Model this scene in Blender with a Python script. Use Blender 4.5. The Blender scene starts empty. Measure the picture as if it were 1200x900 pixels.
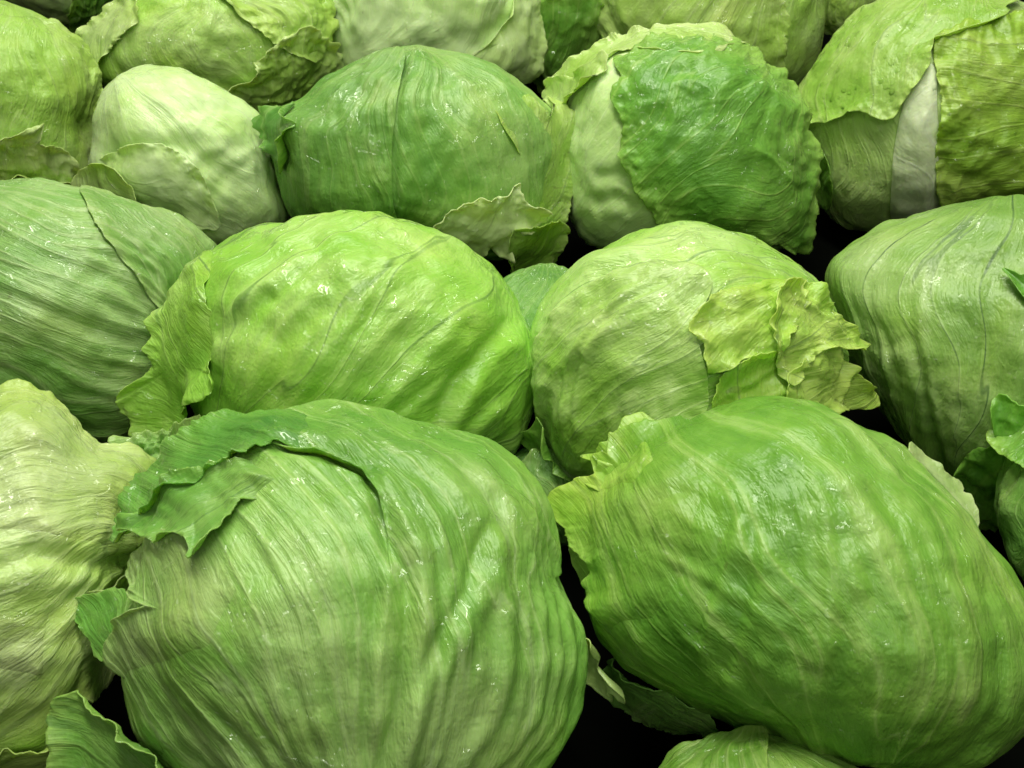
import bpy, math
import numpy as np
from mathutils import Vector, Matrix

# ------------------------------------------------------------------ camera, world, lamps, exposure
scene = bpy.context.scene
col = scene.collection
PITCH = math.radians(42.0)
CAM_H = 0.385                      # camera height above the shelf
PLANE = 0.080                      # height of the heads' centres above the shelf
FPX = 1178.0                       # focal length in pixels of the 1200 px wide photograph
cam_d = bpy.data.cameras.new('camera')
cam = bpy.data.objects.new('camera', cam_d)
col.objects.link(cam)
cam.location = (0, 0, CAM_H)
cam.rotation_euler = (math.pi / 2 - PITCH, 0, 0)
cam_d.sensor_width = 36.0
cam_d.lens = 36.0 * FPX / 1200.0
cam_d.clip_start = 0.01
cam_d.clip_end = 50
cam_d.dof.use_dof = True
cam_d.dof.focus_distance = 0.42
cam_d.dof.aperture_fstop = 40
scene.camera = cam

world = bpy.data.worlds.new('World')
scene.world = world
world.use_nodes = True
world.node_tree.nodes['Background'].inputs[0].default_value = (0.95, 1.0, 0.82, 1)
world.node_tree.nodes['Background'].inputs[1].default_value = 0.085

def area(name, loc, target, sx, sy, power, colour):
    l = bpy.data.lights.new(name, 'AREA')
    l.shape = 'RECTANGLE'; l.size = sx; l.size_y = sy; l.energy = power; l.color = colour
    o = bpy.data.objects.new(name, l)
    o.location = loc
    o.rotation_euler = (Vector(target) - Vector(loc)).to_track_quat('-Z', 'Y').to_euler()
    col.objects.link(o)
    return o
LAMP = (0.97, 1.0, 0.82)
area('ceiling_lamp', (-0.05, 0.46, 1.15), (0.0, 0.50, 0.1), 1.0, 0.14, 10.2, LAMP)
area('ceiling_lamp', (0.05, 1.05, 1.20), (0.0, 0.45, 0.1), 1.0, 0.12, 7.8, LAMP)
area('ceiling_lamp', (0.0, -0.85, 1.55), (0.0, 0.5, 0.1), 1.2, 0.30, 4.0, LAMP)
scene.cycles.use_adaptive_sampling = True
scene.cycles.adaptive_threshold = 0.025
scene.cycles.max_bounces = 6
scene.cycles.diffuse_bounces = 4
scene.cycles.glossy_bounces = 2
scene.cycles.transmission_bounces = 4

scene.view_settings.view_transform = 'Standard'
scene.view_settings.look = 'None'
scene.view_settings.exposure = 0.0
scene.view_settings.gamma = 1.0

# ------------------------------------------------------------------ noise
_rng = np.random.RandomState(7)
_perm = _rng.permutation(512).astype(np.int64)
_perm = np.concatenate([_perm, _perm, _perm])
_g = _rng.normal(size=(512, 3)); _g /= np.linalg.norm(_g, axis=1)[:, None]
def perlin(p):
    p = np.asarray(p, float)
    i = np.floor(p).astype(np.int64); f = p - i
    u = f * f * f * (f * (f * 6 - 15) + 10)
    X = i[:, 0] & 511; Y = i[:, 1] & 511; Z = i[:, 2] & 511
    out = 0
    for dx in (0, 1):
        wx = u[:, 0] if dx else 1 - u[:, 0]
        for dy in (0, 1):
            wy = u[:, 1] if dy else 1 - u[:, 1]
            for dz in (0, 1):
                wz = u[:, 2] if dz else 1 - u[:, 2]
                h = _perm[_perm[_perm[(X + dx) & 511] + ((Y + dy) & 511)] + ((Z + dz) & 511)]
                g = _g[h]
                out = out + wx * wy * wz * (g[:, 0] * (f[:, 0] - dx) + g[:, 1] * (f[:, 1] - dy) + g[:, 2] * (f[:, 2] - dz))
    return out * 1.5
def fbm(p, n=3):
    a = 1.0; s = 0; p = np.asarray(p, float)
    for k in range(n):
        s = s + a * perlin(p + 17.3 * k); p = p * 2.03; a *= 0.5
    return s
def sstep(a, b, x):
    t = np.clip((x - a) / (b - a), 0, 1)
    return t * t * (3 - 2 * t)
def unit(v):
    v = np.asarray(v, float); return v / np.linalg.norm(v)

# ------------------------------------------------------------------ pixel <-> place
CAM = np.array([0, 0, CAM_H])
CR = np.array([1.0, 0, 0]); CF = np.array([0, math.cos(PITCH), -math.sin(PITCH)]); CU = np.array([0, math.sin(PITCH), math.cos(PITCH)])
def ray(x, y):
    return CF + CR * ((x - 600) / FPX) + CU * ((450 - y) / FPX)
def seat(x, y, dz=0.0):
    """centre of a head on the layer of heads, seen at photograph pixel x, y"""
    r = ray(x, y)
    return CAM + r * ((PLANE + dz - CAM_H) / r[2])

# ------------------------------------------------------------------ materials
_mats = {}
def leaf_material(pale, green, vein=(0.10, 0.20, 0.05), vein_amt=0.45, rib=0.35, fk=22.0, wet=0.6, bump=1.0, sss=0.22, seed=0.0, net=0.25, crink=0.24):
    key = (pale, green, vein, vein_amt, rib, fk, wet, bump, sss, seed, net, crink)
    if key in _mats: return _mats[key]
    m = bpy.data.materials.new('lettuce_leaf'); m.use_nodes = True
    nt = m.node_tree; N = nt.nodes; L = nt.links
    for n in list(N): N.remove(n)
    def new(t, **k):
        n = N.new(t)
        for a, v in k.items(): setattr(n, a, v)
        return n
    def put(sock, v):
        if isinstance(v, bpy.types.NodeSocket): L.new(v, sock)
        else: sock.default_value = v
    def math_(op, a, b=0.0, c=0.0, clamp=False):
        n = new('ShaderNodeMath', operation=op); n.use_clamp = clamp
        put(n.inputs[0], a); put(n.inputs[1], b); put(n.inputs[2], c); return n.outputs[0]
    def mapr(v, a, b, c, d, smooth=True):
        n = new('ShaderNodeMapRange'); n.interpolation_type = 'SMOOTHSTEP' if smooth else 'LINEAR'
        put(n.inputs[0], v)
        for i, q in enumerate((a, b, c, d)): n.inputs[i + 1].default_value = q
        return n.outputs[0]
    def mixc(f, a, b):
        n = new('ShaderNodeMix', data_type='RGBA')
        put(n.inputs[0], f); put(n.inputs[6], a); put(n.inputs[7], b); return n.outputs[2]
    def vscale(v, s, off=0.0):
        n = new('ShaderNodeVectorMath', operation='MULTIPLY_ADD')
        put(n.inputs[0], v); n.inputs[1].default_value = s; n.inputs[2].default_value = (off, off * .7, off * .3); return n.outputs[0]
    def noise(v, scale=1.0, detail=3.0, rough=0.55, dist=0.0):
        n = new('ShaderNodeTexNoise'); put(n.inputs['Vector'], v)
        n.inputs['Scale'].default_value = scale; n.inputs['Detail'].default_value = detail
        n.inputs['Roughness'].default_value = rough; n.inputs['Distortion'].default_value = dist
        return n.outputs['Fac']
    at = new('ShaderNodeAttribute', attribute_name='vein').outputs['Vector']
    tone = new('ShaderNodeAttribute', attribute_name='tone').outputs['Fac']
    lime = new('ShaderNodeAttribute', attribute_name='lime').outputs['Fac']
    pos = new('ShaderNodeAttribute', attribute_name='rest').outputs['Vector']      # metres, the leaf's own
    # branching veins: main veins leave the leaf base evenly, each sends a branch to either side further out
    sx = new('ShaderNodeSeparateXYZ'); L.new(at, sx.inputs[0])
    rho = sx.outputs[2]
    ang = math_('ARCTAN2', sx.outputs[1], sx.outputs[0])
    K = max(5, int(round(fk * .6)))
    ph = math_('MULTIPLY_ADD', ang, K / (2 * math.pi), 50.0 + seed)
    wob = noise(vscale(at, (fk * .5, fk * .5, .9), seed + 9), 1.0, 1.0, 0.5)
    ph = math_('ADD', ph, math_('MULTIPLY', wob, 0.45))
    cellid = math_('FLOOR', ph); u = math_('FRACT', ph)
    wn = new('ShaderNodeTexWhiteNoise', noise_dimensions='1D'); L.new(cellid, wn.inputs['W'])
    rnd = wn.outputs['Value']
    wn2 = new('ShaderNodeTexWhiteNoise', noise_dimensions='1D'); L.new(math_('ADD', cellid, 77.7), wn2.inputs['W'])
    rnd2 = wn2.outputs['Value']
    width = math_('MULTIPLY', math_('MAXIMUM', math_('SINE', math_('MINIMUM', rho, 2.6)), .18), 2 * math.pi / K)   # of a cell, in radii
    def away(g):
        return math_('MULTIPLY', math_('ABSOLUTE', math_('SUBTRACT', u, g)), width)
    def grow(r, lo, span, k):
        x = math_('MAXIMUM', math_('SUBTRACT', rho, math_('MULTIPLY_ADD', r, span, lo)), 0.0)
        return math_('MULTIPLY', math_('SUBTRACT', 1.0, math_('POWER', 2.718, math_('MULTIPLY', x, -k))), .5)
    g1 = grow(rnd, .25, .9, 1.6); g2 = math_('SUBTRACT', 1.0, grow(rnd2, .5, 1.0, 1.5))
    d0 = math_('MULTIPLY', math_('MINIMUM', u, math_('SUBTRACT', 1.0, u)), width)
    d1 = math_('MINIMUM', away(g1), away(g2))
    lw = 0.0068
    line0 = mapr(d0, lw * .25, lw * 1.15, 1.0, 0.0)
    line1 = mapr(d1, lw * .15, lw * .9, 1.0, 0.0)
    halo = mapr(math_('MINIMUM', d0, math_('MULTIPLY', d1, 1.5)), 0.0, lw * 5.0, 1.0, 0.0)
    # fibres that run with the veins
    fib = noise(vscale(at, (fk * 2.6, fk * 2.6, 2.6), seed), 1.0, 3.0, 0.65)
    lump = noise(pos, 34.0, 2.0, 0.5)
    blister = noise(pos, 150.0, 2.0, 0.55, 0.3)
    gate = mapr(lump, 0.35, 0.6, 0.5, 1.0)
    lines = math_('MULTIPLY', math_('MAXIMUM', line0, math_('MULTIPLY', line1, .75)), gate)
    crk = noise(vscale(at, (fk * .95, fk * .95, 6.0), seed + 40), 1.0, 3.0, 0.6, 0.5)
    crk = math_('MINIMUM', math_('MULTIPLY', math_('ABSOLUTE', math_('SUBTRACT', crk, 0.5)), 5.0), 1.0)
    # colour
    t = math_('ADD', tone, math_('MULTIPLY', math_('SUBTRACT', fib, 0.5), 0.30))
    t = math_('ADD', t, math_('MULTIPLY', math_('SUBTRACT', lump, 0.5), 0.6))
    t = math_('ADD', t, math_('MULTIPLY', math_('SUBTRACT', blister, 0.5), 0.35))
    t = math_('SUBTRACT', t, math_('MULTIPLY', halo, rib))
    t = math_('ADD', t, math_('MULTIPLY', math_('SUBTRACT', 0.4, crk), 0.12))
    h = math_('ADD', math_('MULTIPLY', fib, 0.42), math_('MULTIPLY', crk, crink))
    h = math_('ADD', h, math_('MULTIPLY', blister, 0.55))
    h = math_('ADD', h, math_('MULTIPLY', halo, 0.22))
    h = math_('ADD', h, math_('MULTIPLY', noise(pos, 520.0, 1.0, 0.5), 0.22))
    if net > .3:
        nz = new('ShaderNodeTexNoise'); put(nz.inputs['Vector'], pos); nz.inputs['Scale'].default_value = 60; nz.inputs['Detail'].default_value = 1
        vw = new('ShaderNodeVectorMath', operation='MULTIPLY_ADD')
        L.new(nz.outputs['Color'], vw.inputs[0]); vw.inputs[1].default_value = (.014, .014, .014); L.new(pos, vw.inputs[2])
        vo = new('ShaderNodeTexVoronoi', feature='DISTANCE_TO_EDGE'); put(vo.inputs['Vector'], vw.outputs[0]); vo.inputs['Scale'].default_value = 70
        cell = mapr(vo.outputs['Distance'], 0.0, 0.2, 1.0, 0.0)
        t = math_('SUBTRACT', t, math_('MULTIPLY', cell, net * .4))
        h = math_('SUBTRACT', h, math_('MULTIPLY', cell, net * .7))
    t = math_('ADD', t, 0.0, clamp=True)
    mid = tuple(math.sqrt(max(a, .001) * max(b, .001)) for a, b in zip(pale, green))
    ramp = new('ShaderNodeValToRGB'); put(ramp.inputs[0], t)
    e = ramp.color_ramp.elements
    e[0].position = 0.0; e[0].color = (*pale, 1); e[1].position = 1.0; e[1].color = (*green, 1)
    k = e.new(0.5); k.color = (mid[0] * 1.05, mid[1] * 1.06, mid[2] * .95, 1)
    c = ramp.outputs[0]
    mu = new('ShaderNodeMix', data_type='RGBA', blend_type='MULTIPLY'); put(mu.inputs[0], lime); put(mu.inputs[6], c); mu.inputs[7].default_value = (1.4, 1.18, .6, 1)
    c = mu.outputs[2]
    c = mixc(math_('MULTIPLY', lines, min(1.0, vein_amt * 1.35)), c, (*vein, 1))
    fz = noise(pos, 95.0, 2.0, 0.6, 1.0)
    c = mixc(mapr(fz, 0.72, 0.78, 0.0, 0.35), c, (.16, .15, .05, 1))
    b = new('ShaderNodeBump'); b.inputs['Strength'].default_value = 0.6 * bump; b.inputs['Distance'].default_value = 0.0016
    L.new(h, b.inputs['Height'])
    # the film of water: in patches, with a rippled surface of its own
    film = math_('MULTIPLY', mapr(fz, 0.50, 0.54, 0.0, 1.0), mapr(noise(pos, 22.0, 1.0, 0.5), 0.36, 0.52, 0.0, 1.0))
    hw = math_('ADD', math_('MULTIPLY', mapr(fz, 0.44, 0.66, 0.0, 1.0), 1.0), math_('MULTIPLY', blister, .5))
    b2 = new('ShaderNodeBump'); b2.inputs['Strength'].default_value = 0.9; b2.inputs['Distance'].default_value = 0.0016
    L.new(hw, b2.inputs['Height'])
    p = new('ShaderNodeBsdfPrincipled')
    L.new(c, p.inputs['Base Color']); L.new(b.outputs[0], p.inputs['Normal'])
    p.inputs['Roughness'].default_value = 0.36
    p.inputs['Specular IOR Level'].default_value = 0.5
    p.inputs['Subsurface Weight'].default_value = sss
    p.inputs['Subsurface Radius'].default_value = (0.7, 1.0, 0.25)
    p.inputs['Subsurface Scale'].default_value = 0.004
    L.new(math_('MULTIPLY', film, min(1.0, wet * 1.5)), p.inputs['Coat Weight']); p.inputs['Coat Roughness'].default_value = 0.06
    p.inputs['Coat IOR'].default_value = 1.5
    L.new(b2.outputs[0], p.inputs['Coat Normal'])
    o = new('ShaderNodeOutputMaterial'); L.new(p.outputs[0], o.inputs[0])
    _mats[key] = m
    return m

def water_material():
    m = bpy.data.materials.new('water'); m.use_nodes = True
    nt = m.node_tree; nt.nodes.clear()
    t = nt.nodes.new('ShaderNodeBsdfTransparent'); t.inputs[0].default_value = (.95, .97, .93, 1)
    g = nt.nodes.new('ShaderNodeBsdfGlossy'); g.inputs['Roughness'].default_value = 0.04
    f = nt.nodes.new('ShaderNodeFresnel'); f.inputs[0].default_value = 1.18
    mx = nt.nodes.new('ShaderNodeMixShader'); o = nt.nodes.new('ShaderNodeOutputMaterial')
    nt.links.new(f.outputs[0], mx.inputs[0]); nt.links.new(t.outputs[0], mx.inputs[1]); nt.links.new(g.outputs[0], mx.inputs[2]); nt.links.new(mx.outputs[0], o.inputs[0])
    return m
def shelf_material():
    m = bpy.data.materials.new('shelf_gap_shade'); m.use_nodes = True
    nt = m.node_tree; p = nt.nodes['Principled BSDF']
    n = nt.nodes.new('ShaderNodeTexNoise'); n.inputs['Scale'].default_value = 40; n.inputs['Detail'].default_value = 5
    r = nt.nodes.new('ShaderNodeValToRGB'); nt.links.new(n.outputs['Fac'], r.inputs[0])
    r.color_ramp.elements[0].color = (.001, .0012, .001, 1); r.color_ramp.elements[1].color = (.004, .0045, .0035, 1)  # near-black: the shade of the deep gaps is put into the shelf colour
    nt.links.new(r.outputs[0], p.inputs['Base Color']); p.inputs['Roughness'].default_value = 1.0; p.inputs['Specular IOR Level'].default_value = 0.0
    return m

# ------------------------------------------------------------------ mesh helper
def build_mesh(name, verts, faces_q, faces_t, mat, parent, attrs):
    me = bpy.data.meshes.new(name)
    nq, ntr = len(faces_q), len(faces_t)
    me.vertices.add(len(verts)); me.vertices.foreach_set('co', np.ascontiguousarray(verts, dtype=np.float32).ravel())
    idx = np.concatenate([faces_q.ravel(), faces_t.ravel()]).astype(np.int32)
    me.loops.add(len(idx)); me.loops.foreach_set('vertex_index', idx)
    me.polygons.add(nq + ntr)
    st = np.concatenate([np.arange(nq) * 4, nq * 4 + np.arange(ntr) * 3]).astype(np.int32)
    me.polygons.foreach_set('loop_start', st)
    me.polygons.foreach_set('use_smooth', np.ones(nq + ntr, dtype=bool))
    for k, v in attrs.items():
        if v.ndim == 2:
            a = me.attributes.new(k, 'FLOAT_VECTOR', 'POINT'); a.data.foreach_set('vector', np.ascontiguousarray(v, dtype=np.float32).ravel())
        else:
            a = me.attributes.new(k, 'FLOAT', 'POINT'); a.data.foreach_set('value', np.ascontiguousarray(v, dtype=np.float32))
    me.update(); me.validate()
    me.materials.append(mat)
    o = bpy.data.objects.new(name, me); col.objects.link(o)
    if parent is not None: o.parent = parent
    return o

def star_radius(pts, n=720, smooth=6):
    """radius as a function of angle of a star-shaped outline given round the origin"""
    pts = np.asarray(pts, float)
    nx = np.roll(pts, -1, 0)
    s = np.linspace(0, 1, 24, endpoint=False)
    P0 = np.roll(pts, 1, 0); P3 = np.roll(pts, -2, 0)
    d = []
    for a, b, c, e in zip(P0, pts, nx, P3):        # Catmull-Rom
        for t in s:
            d.append(.5 * (2 * b + (c - a) * t + (2 * a - 5 * b + 4 * c - e) * t * t + (3 * b - a - 3 * c + e) * t ** 3))
    d = np.array(d)
    th = np.arctan2(d[:, 1], d[:, 0]); r = np.hypot(d[:, 0], d[:, 1])
    o = np.argsort(th); th, r = th[o], r[o]
    g = np.linspace(-math.pi, math.pi, n, endpoint=False)
    R = np.interp(g, np.concatenate([th - 2 * math.pi, th, th + 2 * math.pi]), np.tile(r, 3))
    if smooth:
        k = np.exp(-.5 * (np.arange(-3 * smooth, 3 * smooth + 1) / smooth) ** 2); k /= k.sum()
        R = np.convolve(np.concatenate([R[-3 * smooth:], R, R[:3 * smooth]]), k, 'valid')
    return R
def lookup(R, th):
    n = len(R); x = (th + math.pi) / (2 * math.pi) * n
    i = np.floor(x).astype(int); f = x - i
    return R[i % n] * (1 - f) + R[(i + 1) % n] * f
def polydist(x, y, pl):
    """distance to a polyline, which side, and how far along"""
    best = np.full(len(x), 1e9); side = np.zeros(len(x)); along = np.zeros(len(x))
    n = len(pl) - 1
    for k in range(n):
        a, b = pl[k], pl[k + 1]; ab = b - a; L2 = ab @ ab + 1e-12
        t = np.clip(((x - a[0]) * ab[0] + (y - a[1]) * ab[1]) / L2, 0, 1)
        dx = x - a[0] - t * ab[0]; dy = y - a[1] - t * ab[1]
        dd = np.hypot(dx, dy); m = dd < best
        best = np.where(m, dd, best); side = np.where(m, np.sign(ab[0] * dy - ab[1] * dx), side); along = np.where(m, (k + t) / n, along)
    return best, side, along

def smooth_line(p, n=12):
    p = np.array(p, float); d = np.concatenate([[0], np.cumsum(np.linalg.norm(np.diff(p, axis=0), axis=1))]); d /= d[-1]
    t = np.linspace(0, 1, n * 4)
    q = np.stack([np.interp(t, d, p[:, 0]), np.interp(t, d, p[:, 1])], 1)
    k = 7
    e = np.concatenate([np.repeat(q[:1], k, 0) * 2 - q[1:k + 1][::-1], q, np.repeat(q[-1:], k, 0) * 2 - q[-k - 1:-1][::-1]])
    w = np.hanning(2 * k + 3)[1:-1]; w /= w.sum()
    q = np.stack([np.convolve(e[:, 0], w, 'valid'), np.convolve(e[:, 1], w, 'valid')], 1)
    return q[np.linspace(0, len(q) - 1, n).astype(int)]

# ------------------------------------------------------------------ a head of lettuce
class Head:
    def __init__(s, label, c, outline, base, dz=0.0, depth=0.95, seed=1, swirl=0.0, warp=0.35, mid=0.9, pleat=2.2, pk=4.0, pm=1.0,
                 lump=2.5, tone=(0.45, 0.35), base_pale=0.35, grad=(0, 0, 0), mat=None, creases=(), dents=(), spots=(), limes=(), lime=0.0, tip=None, sweeps=(), group='lettuce heads heaped on the shelf', res=1.0):
        s.c = np.array(c, float); s.C = seat(*c, dz); s.seed = seed
        s.ez = unit(CAM - s.C); s.ex = unit(np.cross(CU, s.ez)); s.ey = np.cross(s.ez, s.ex)
        s.dist = np.linalg.norm(CAM - s.C)
        pts = np.array([s.plane(x, y) for x, y in outline])
        s.R = star_radius(pts); s.Rm = s.R.mean(); s.D = depth * s.Rm
        s.R = s.R * math.sqrt(1 - (s.D / s.dist) ** 2 * .9)          # the rim seen in perspective is a little larger than the section
        s.swirl, s.warp, s.pleat, s.pk, s.pm, s.lump = swirl, warp, pleat, pk, pm, lump
        s.tone, s.base_pale, s.grad = tone, base_pale, np.array(grad, float)
        s.b = s.base_dir(*base)
        s.tip = -s.b if tip is None else s.base_dir(*tip)
        s.creases = [(np.array([s.plane(x, y) for x, y in pl]), dep * 1e-3, w * s.dist / FPX, kind) for pl, dep, w, kind in creases]
        s.dents = [(s.plane(x, y), r * s.dist / FPX, a * 1e-3) for x, y, r, a in dents]
        s.spots = [(s.plane(x, y), r * s.dist / FPX, a) for x, y, r, a in spots]
        s.limes = [(s.plane(x, y), r * s.dist / FPX, a) for x, y, r, a in limes]
        s.lime = lime
        s.ridges = []
        rr = np.random.RandomState(int(seed))
        for A, B, n, amp, wpx in sweeps:                   # a family of pleats between two traced ones
            A = smooth_line(A); B = smooth_line(B)
            for k in range(n):
                f = (k + rr.uniform(-.32, .32)) / max(1, n - 1)
                bow = rr.uniform(-.05, .05)
                g = f + bow * np.sin(np.linspace(0, math.pi * rr.uniform(1, 2), len(A)))[:, None]
                a, b = sorted((rr.uniform(0, .18), rr.uniform(.72, 1.0)))
                px = (A * (1 - g) + B * g)[int(a * len(A)):max(int(b * len(A)), int(a * len(A)) + 4)]
                s.ridges.append((np.array([s.plane(x, y) for x, y in px]), amp * rr.uniform(.5, 1.3) * 1e-3, wpx * rr.uniform(.6, 1.4) * s.dist / FPX))
        s.mat = mat; s.mid = mid
        s.empty = bpy.data.objects.new('lettuce_head', None); col.objects.link(s.empty)
        s.empty.empty_display_size = 0.03
        s.foot = np.array([s.C[0], s.C[1], max(0.0, s.C[2] - s.Rm)])
        s.empty.location = s.foot
        s.empty['label'] = label; s.empty['category'] = 'lettuce'; s.empty['group'] = group
        s.body(res)
    def plane(s, x, y):
        r = ray(x, y); t = ((s.C - CAM) @ s.ez) / (r @ s.ez)
        p = CAM + r * t - s.C
        return np.array([p @ s.ex, p @ s.ey])
    def base_dir(s, x, y, back=0):
        q = s.plane(x, y); th = math.atan2(q[1], q[0]); R = lookup(s.R, np.array([th]))[0]
        rho = math.hypot(*q) / R
        if rho >= 0.999: return unit((math.cos(th), math.sin(th), -(rho - 1)))
        z = math.sqrt(1 - rho * rho)
        return np.array([math.cos(th) * rho, math.sin(th) * rho, -z if back else z])
    def veins(s, d, b=None, swirl=None, extra=0.0, tip=None):
        """vein coordinates: arcs that leave the leaf base and close on the tip (by default the far side of the head)"""
        own = b is None
        b = s.b if own else b
        tip = (s.tip if own else -b) if tip is None else tip
        swirl = s.swirl if swirl is None else swirl
        m = unit(unit(b + tip + np.array((.01, .02, .03))) * -1.0) if (b @ tip) > -.98 else unit(np.cross(b, (0.3, 0.5, 0.81)))
        # project from a point away from both poles, so that neither runs off to infinity
        e1 = unit(np.cross(m, (0.2, 0.9, 0.4))); e2 = np.cross(m, e1)
        def st(v):
            v = np.atleast_2d(v); den = np.maximum(1.0 - v @ m, 1e-4)
            return (v @ e1 + 1j * (v @ e2)) / den
        w = st(d); w1 = st(b)[0]; w2 = st(tip)[0]
        rho = np.arccos(np.clip(d @ b, -1, 1))
        al = np.angle((w - w1) / (w - w2 + 1e-9)) + swirl * rho + s.warp * perlin(d * 1.25 + s.seed * 3.1 + extra) * np.minimum(rho, 1.2)
        return np.stack([np.cos(al), np.sin(al), rho], 1)
    def ridge(s, d, x, y):
        # height of the pleats (metres) and how far a point is a pale crest (1) or not (0)
        h = np.zeros(len(x)); c = np.zeros(len(x))
        ok = d[:, 2] > -.25
        xo, yo = x[ok], y[ok]; hh = np.zeros(len(xo)); cc = np.zeros(len(xo))
        for pl, amp, w in s.ridges:
            q, side, al = polydist(xo, yo, pl)
            e = sstep(0, .2, al) * sstep(1, .7, al)
            g = np.exp(-(q / w) ** 2)
            hh = hh + amp * e * (g - .7 * np.where(side > 0, np.exp(-((q - 1.5 * w) / (.8 * w)) ** 2), 0))
            cc = np.maximum(cc, e * g * min(1, amp / .8e-3))
        h[ok] = hh; c[ok] = cc
        return h, c
    def relief(s, d, x, y, V):
        sd = s.seed * 5.7
        h = s.lump * 1e-3 * fbm(d * 1.9 + sd, 3)
        w = sstep(0.05, 0.5, V[:, 2]) * sstep(3.1, 2.3, V[:, 2])
        n = perlin(V * (s.pk, s.pk, s.pm) + sd)
        n2 = perlin(V * (s.pk * 2.3, s.pk * 2.3, s.pm * 1.6) + sd + 9)
        n3 = perlin(V * (s.pk * 5, s.pk * 5, s.pm * 3) + sd + 19)
        am = .55 + .9 * np.clip(fbm(d * 1.3 + sd + 4, 2) + .35, 0, 1)
        h = h + s.pleat * 1e-3 * w * am * ((.45 - 1.5 * np.sqrt(n * n + .012)) + .5 * (.4 - np.sqrt(n2 * n2 + .006)) + .25 * n3)
        h = h + s.mid * 1e-3 * (fbm(d * 4.2 + sd + 2, 2) + .4 * perlin(d * 11 + sd))
        front = sstep(-0.1, 0.15, d[:, 2])
        if s.ridges: h = h + s.ridge(d, x, y)[0] * front
        for pl, dep, wd, kind in s.creases:
            q, side, al = polydist(x, y, pl)
            end = sstep(0, .12, al) * sstep(1.0, .85, al)
            if kind == 'groove': h = h - dep * np.exp(-(q / wd) ** 2) * front * end
            elif kind == 'ridge': h = h + dep * np.exp(-(q / wd) ** 2) * front * end
            else:                                            # 'step': the left side of the line stands proud
                h = h + dep * np.where(side > 0, np.exp(-q / (wd * 4)), -.35 * np.exp(-q / wd)) * front * end * np.where(side > 0, 1, 1)
        for q, r, a in s.dents:
            h = h + a * np.exp(-((x - q[0]) ** 2 + (y - q[1]) ** 2) / (r * r)) * front
        return h * min(1.0, s.Rm / .07)
    def limey(s, x, y, d):
        k = s.lime + .25 * fbm(d * 2.3 + s.seed * 1.3 + 80, 2)
        for q, r, a in s.limes: k = k + a * np.exp(-((x - q[0]) ** 2 + (y - q[1]) ** 2) / (r * r))
        return np.clip(k, 0, 1)
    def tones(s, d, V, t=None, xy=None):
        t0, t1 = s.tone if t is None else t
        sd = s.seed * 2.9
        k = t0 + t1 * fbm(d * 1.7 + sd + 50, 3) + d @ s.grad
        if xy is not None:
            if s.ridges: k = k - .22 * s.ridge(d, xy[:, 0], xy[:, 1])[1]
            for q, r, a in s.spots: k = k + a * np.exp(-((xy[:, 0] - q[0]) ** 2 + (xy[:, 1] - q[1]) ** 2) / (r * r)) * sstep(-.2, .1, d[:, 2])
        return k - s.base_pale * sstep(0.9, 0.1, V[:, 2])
    def world(s, L):
        return s.C + L[:, :1] * s.ex + L[:, 1:2] * s.ey + L[:, 2:] * s.ez
    def body(s, res):
        px = s.Rm / s.dist * FPX
        n = int(np.clip(px * 1.5 * res, 140, 420)); m = int(n * .36)
        ph = np.concatenate([np.linspace(0, 1.8, m + 1)[1:], np.linspace(1.8, math.pi, 14)[1:-1]])
        th = np.linspace(-math.pi, math.pi, n, endpoint=False)
        PH, TH = np.meshgrid(ph, th, indexing='ij')
        ph_, th_ = PH.ravel(), TH.ravel()
        d = np.stack([np.sin(ph_) * np.cos(th_), np.sin(ph_) * np.sin(th_), np.cos(ph_)], 1)
        d = np.concatenate([[[0, 0, 1.0]], d, [[0, 0, -1.0]]])
        th_ = np.concatenate([[0], th_, [0]])
        P, nrm = s.surface(d, th_)
        V = s.veins(d)
        h = s.relief(d, P[:, 0], P[:, 1], V)
        P = P + nrm * h[:, None]
        W = s.world(P) - s.foot
        nr = len(ph)
        ring = 1 + np.arange(nr * n).reshape(nr, n)
        a = ring[:-1]; b = ring[1:]
        q = np.stack([a, b, np.roll(b, -1, 1), np.roll(a, -1, 1)], -1).reshape(-1, 4)
        t1 = np.stack([np.zeros(n, int), ring[0], np.roll(ring[0], -1)], -1)
        last = 1 + nr * n
        t2 = np.stack([np.full(n, last), np.roll(ring[-1], -1), ring[-1]], -1)
        s.obj = build_mesh('wrapped_leaf', W, q, np.concatenate([t1, t2]), s.mat, s.empty,
                           {'vein': V, 'tone': s.tones(d, V, None, P), 'lime': s.limey(P[:, 0], P[:, 1], d), 'rest': P + s.seed * .37})
    def surface(s, d, th):
        R = lookup(s.R, th); sn = np.hypot(d[:, 0], d[:, 1])
        R = s.Rm + (R - s.Rm) * sstep(0.0, 0.85, sn)
        P = np.stack([d[:, 0] * R, d[:, 1] * R, d[:, 2] * s.D], 1)
        nrm = np.stack([d[:, 0] / R, d[:, 1] / R, d[:, 2] / s.D], 1)
        nrm /= np.linalg.norm(nrm, axis=1)[:, None]
        return P, nrm
    def leaf(s, outline, name='outer_leaf', c=None, off=1.2, lift=1.0, lp=3.0, frill=1.5, ff=9.0, fp=5.0, jag=0.03, tone=None, base=None, swirl=None,
             mat=None, bumps=(), edge=-0.25, seed=None, crumple=0.0, ck=5.0, thick=0.4, nt=44, nth=None, slope=1.3, label=None, smooth=3, parent=None, pl_=1.0, lime=0.0, elime=0.08, fs=1.0, sink=(), tip=None):
        seed = s.seed * 7 + len(s.empty.children) * 3.3 if seed is None else seed
        o = np.array(outline, float); c = o.mean(0) if c is None else np.array(c, float)
        perim = np.linalg.norm(np.roll(o, -1, 0) - o, axis=1).sum()
        nth = int(np.clip(perim / 2.2, 110, 380)) if nth is None else nth
        R = star_radius(o - c, smooth=smooth)
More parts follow.
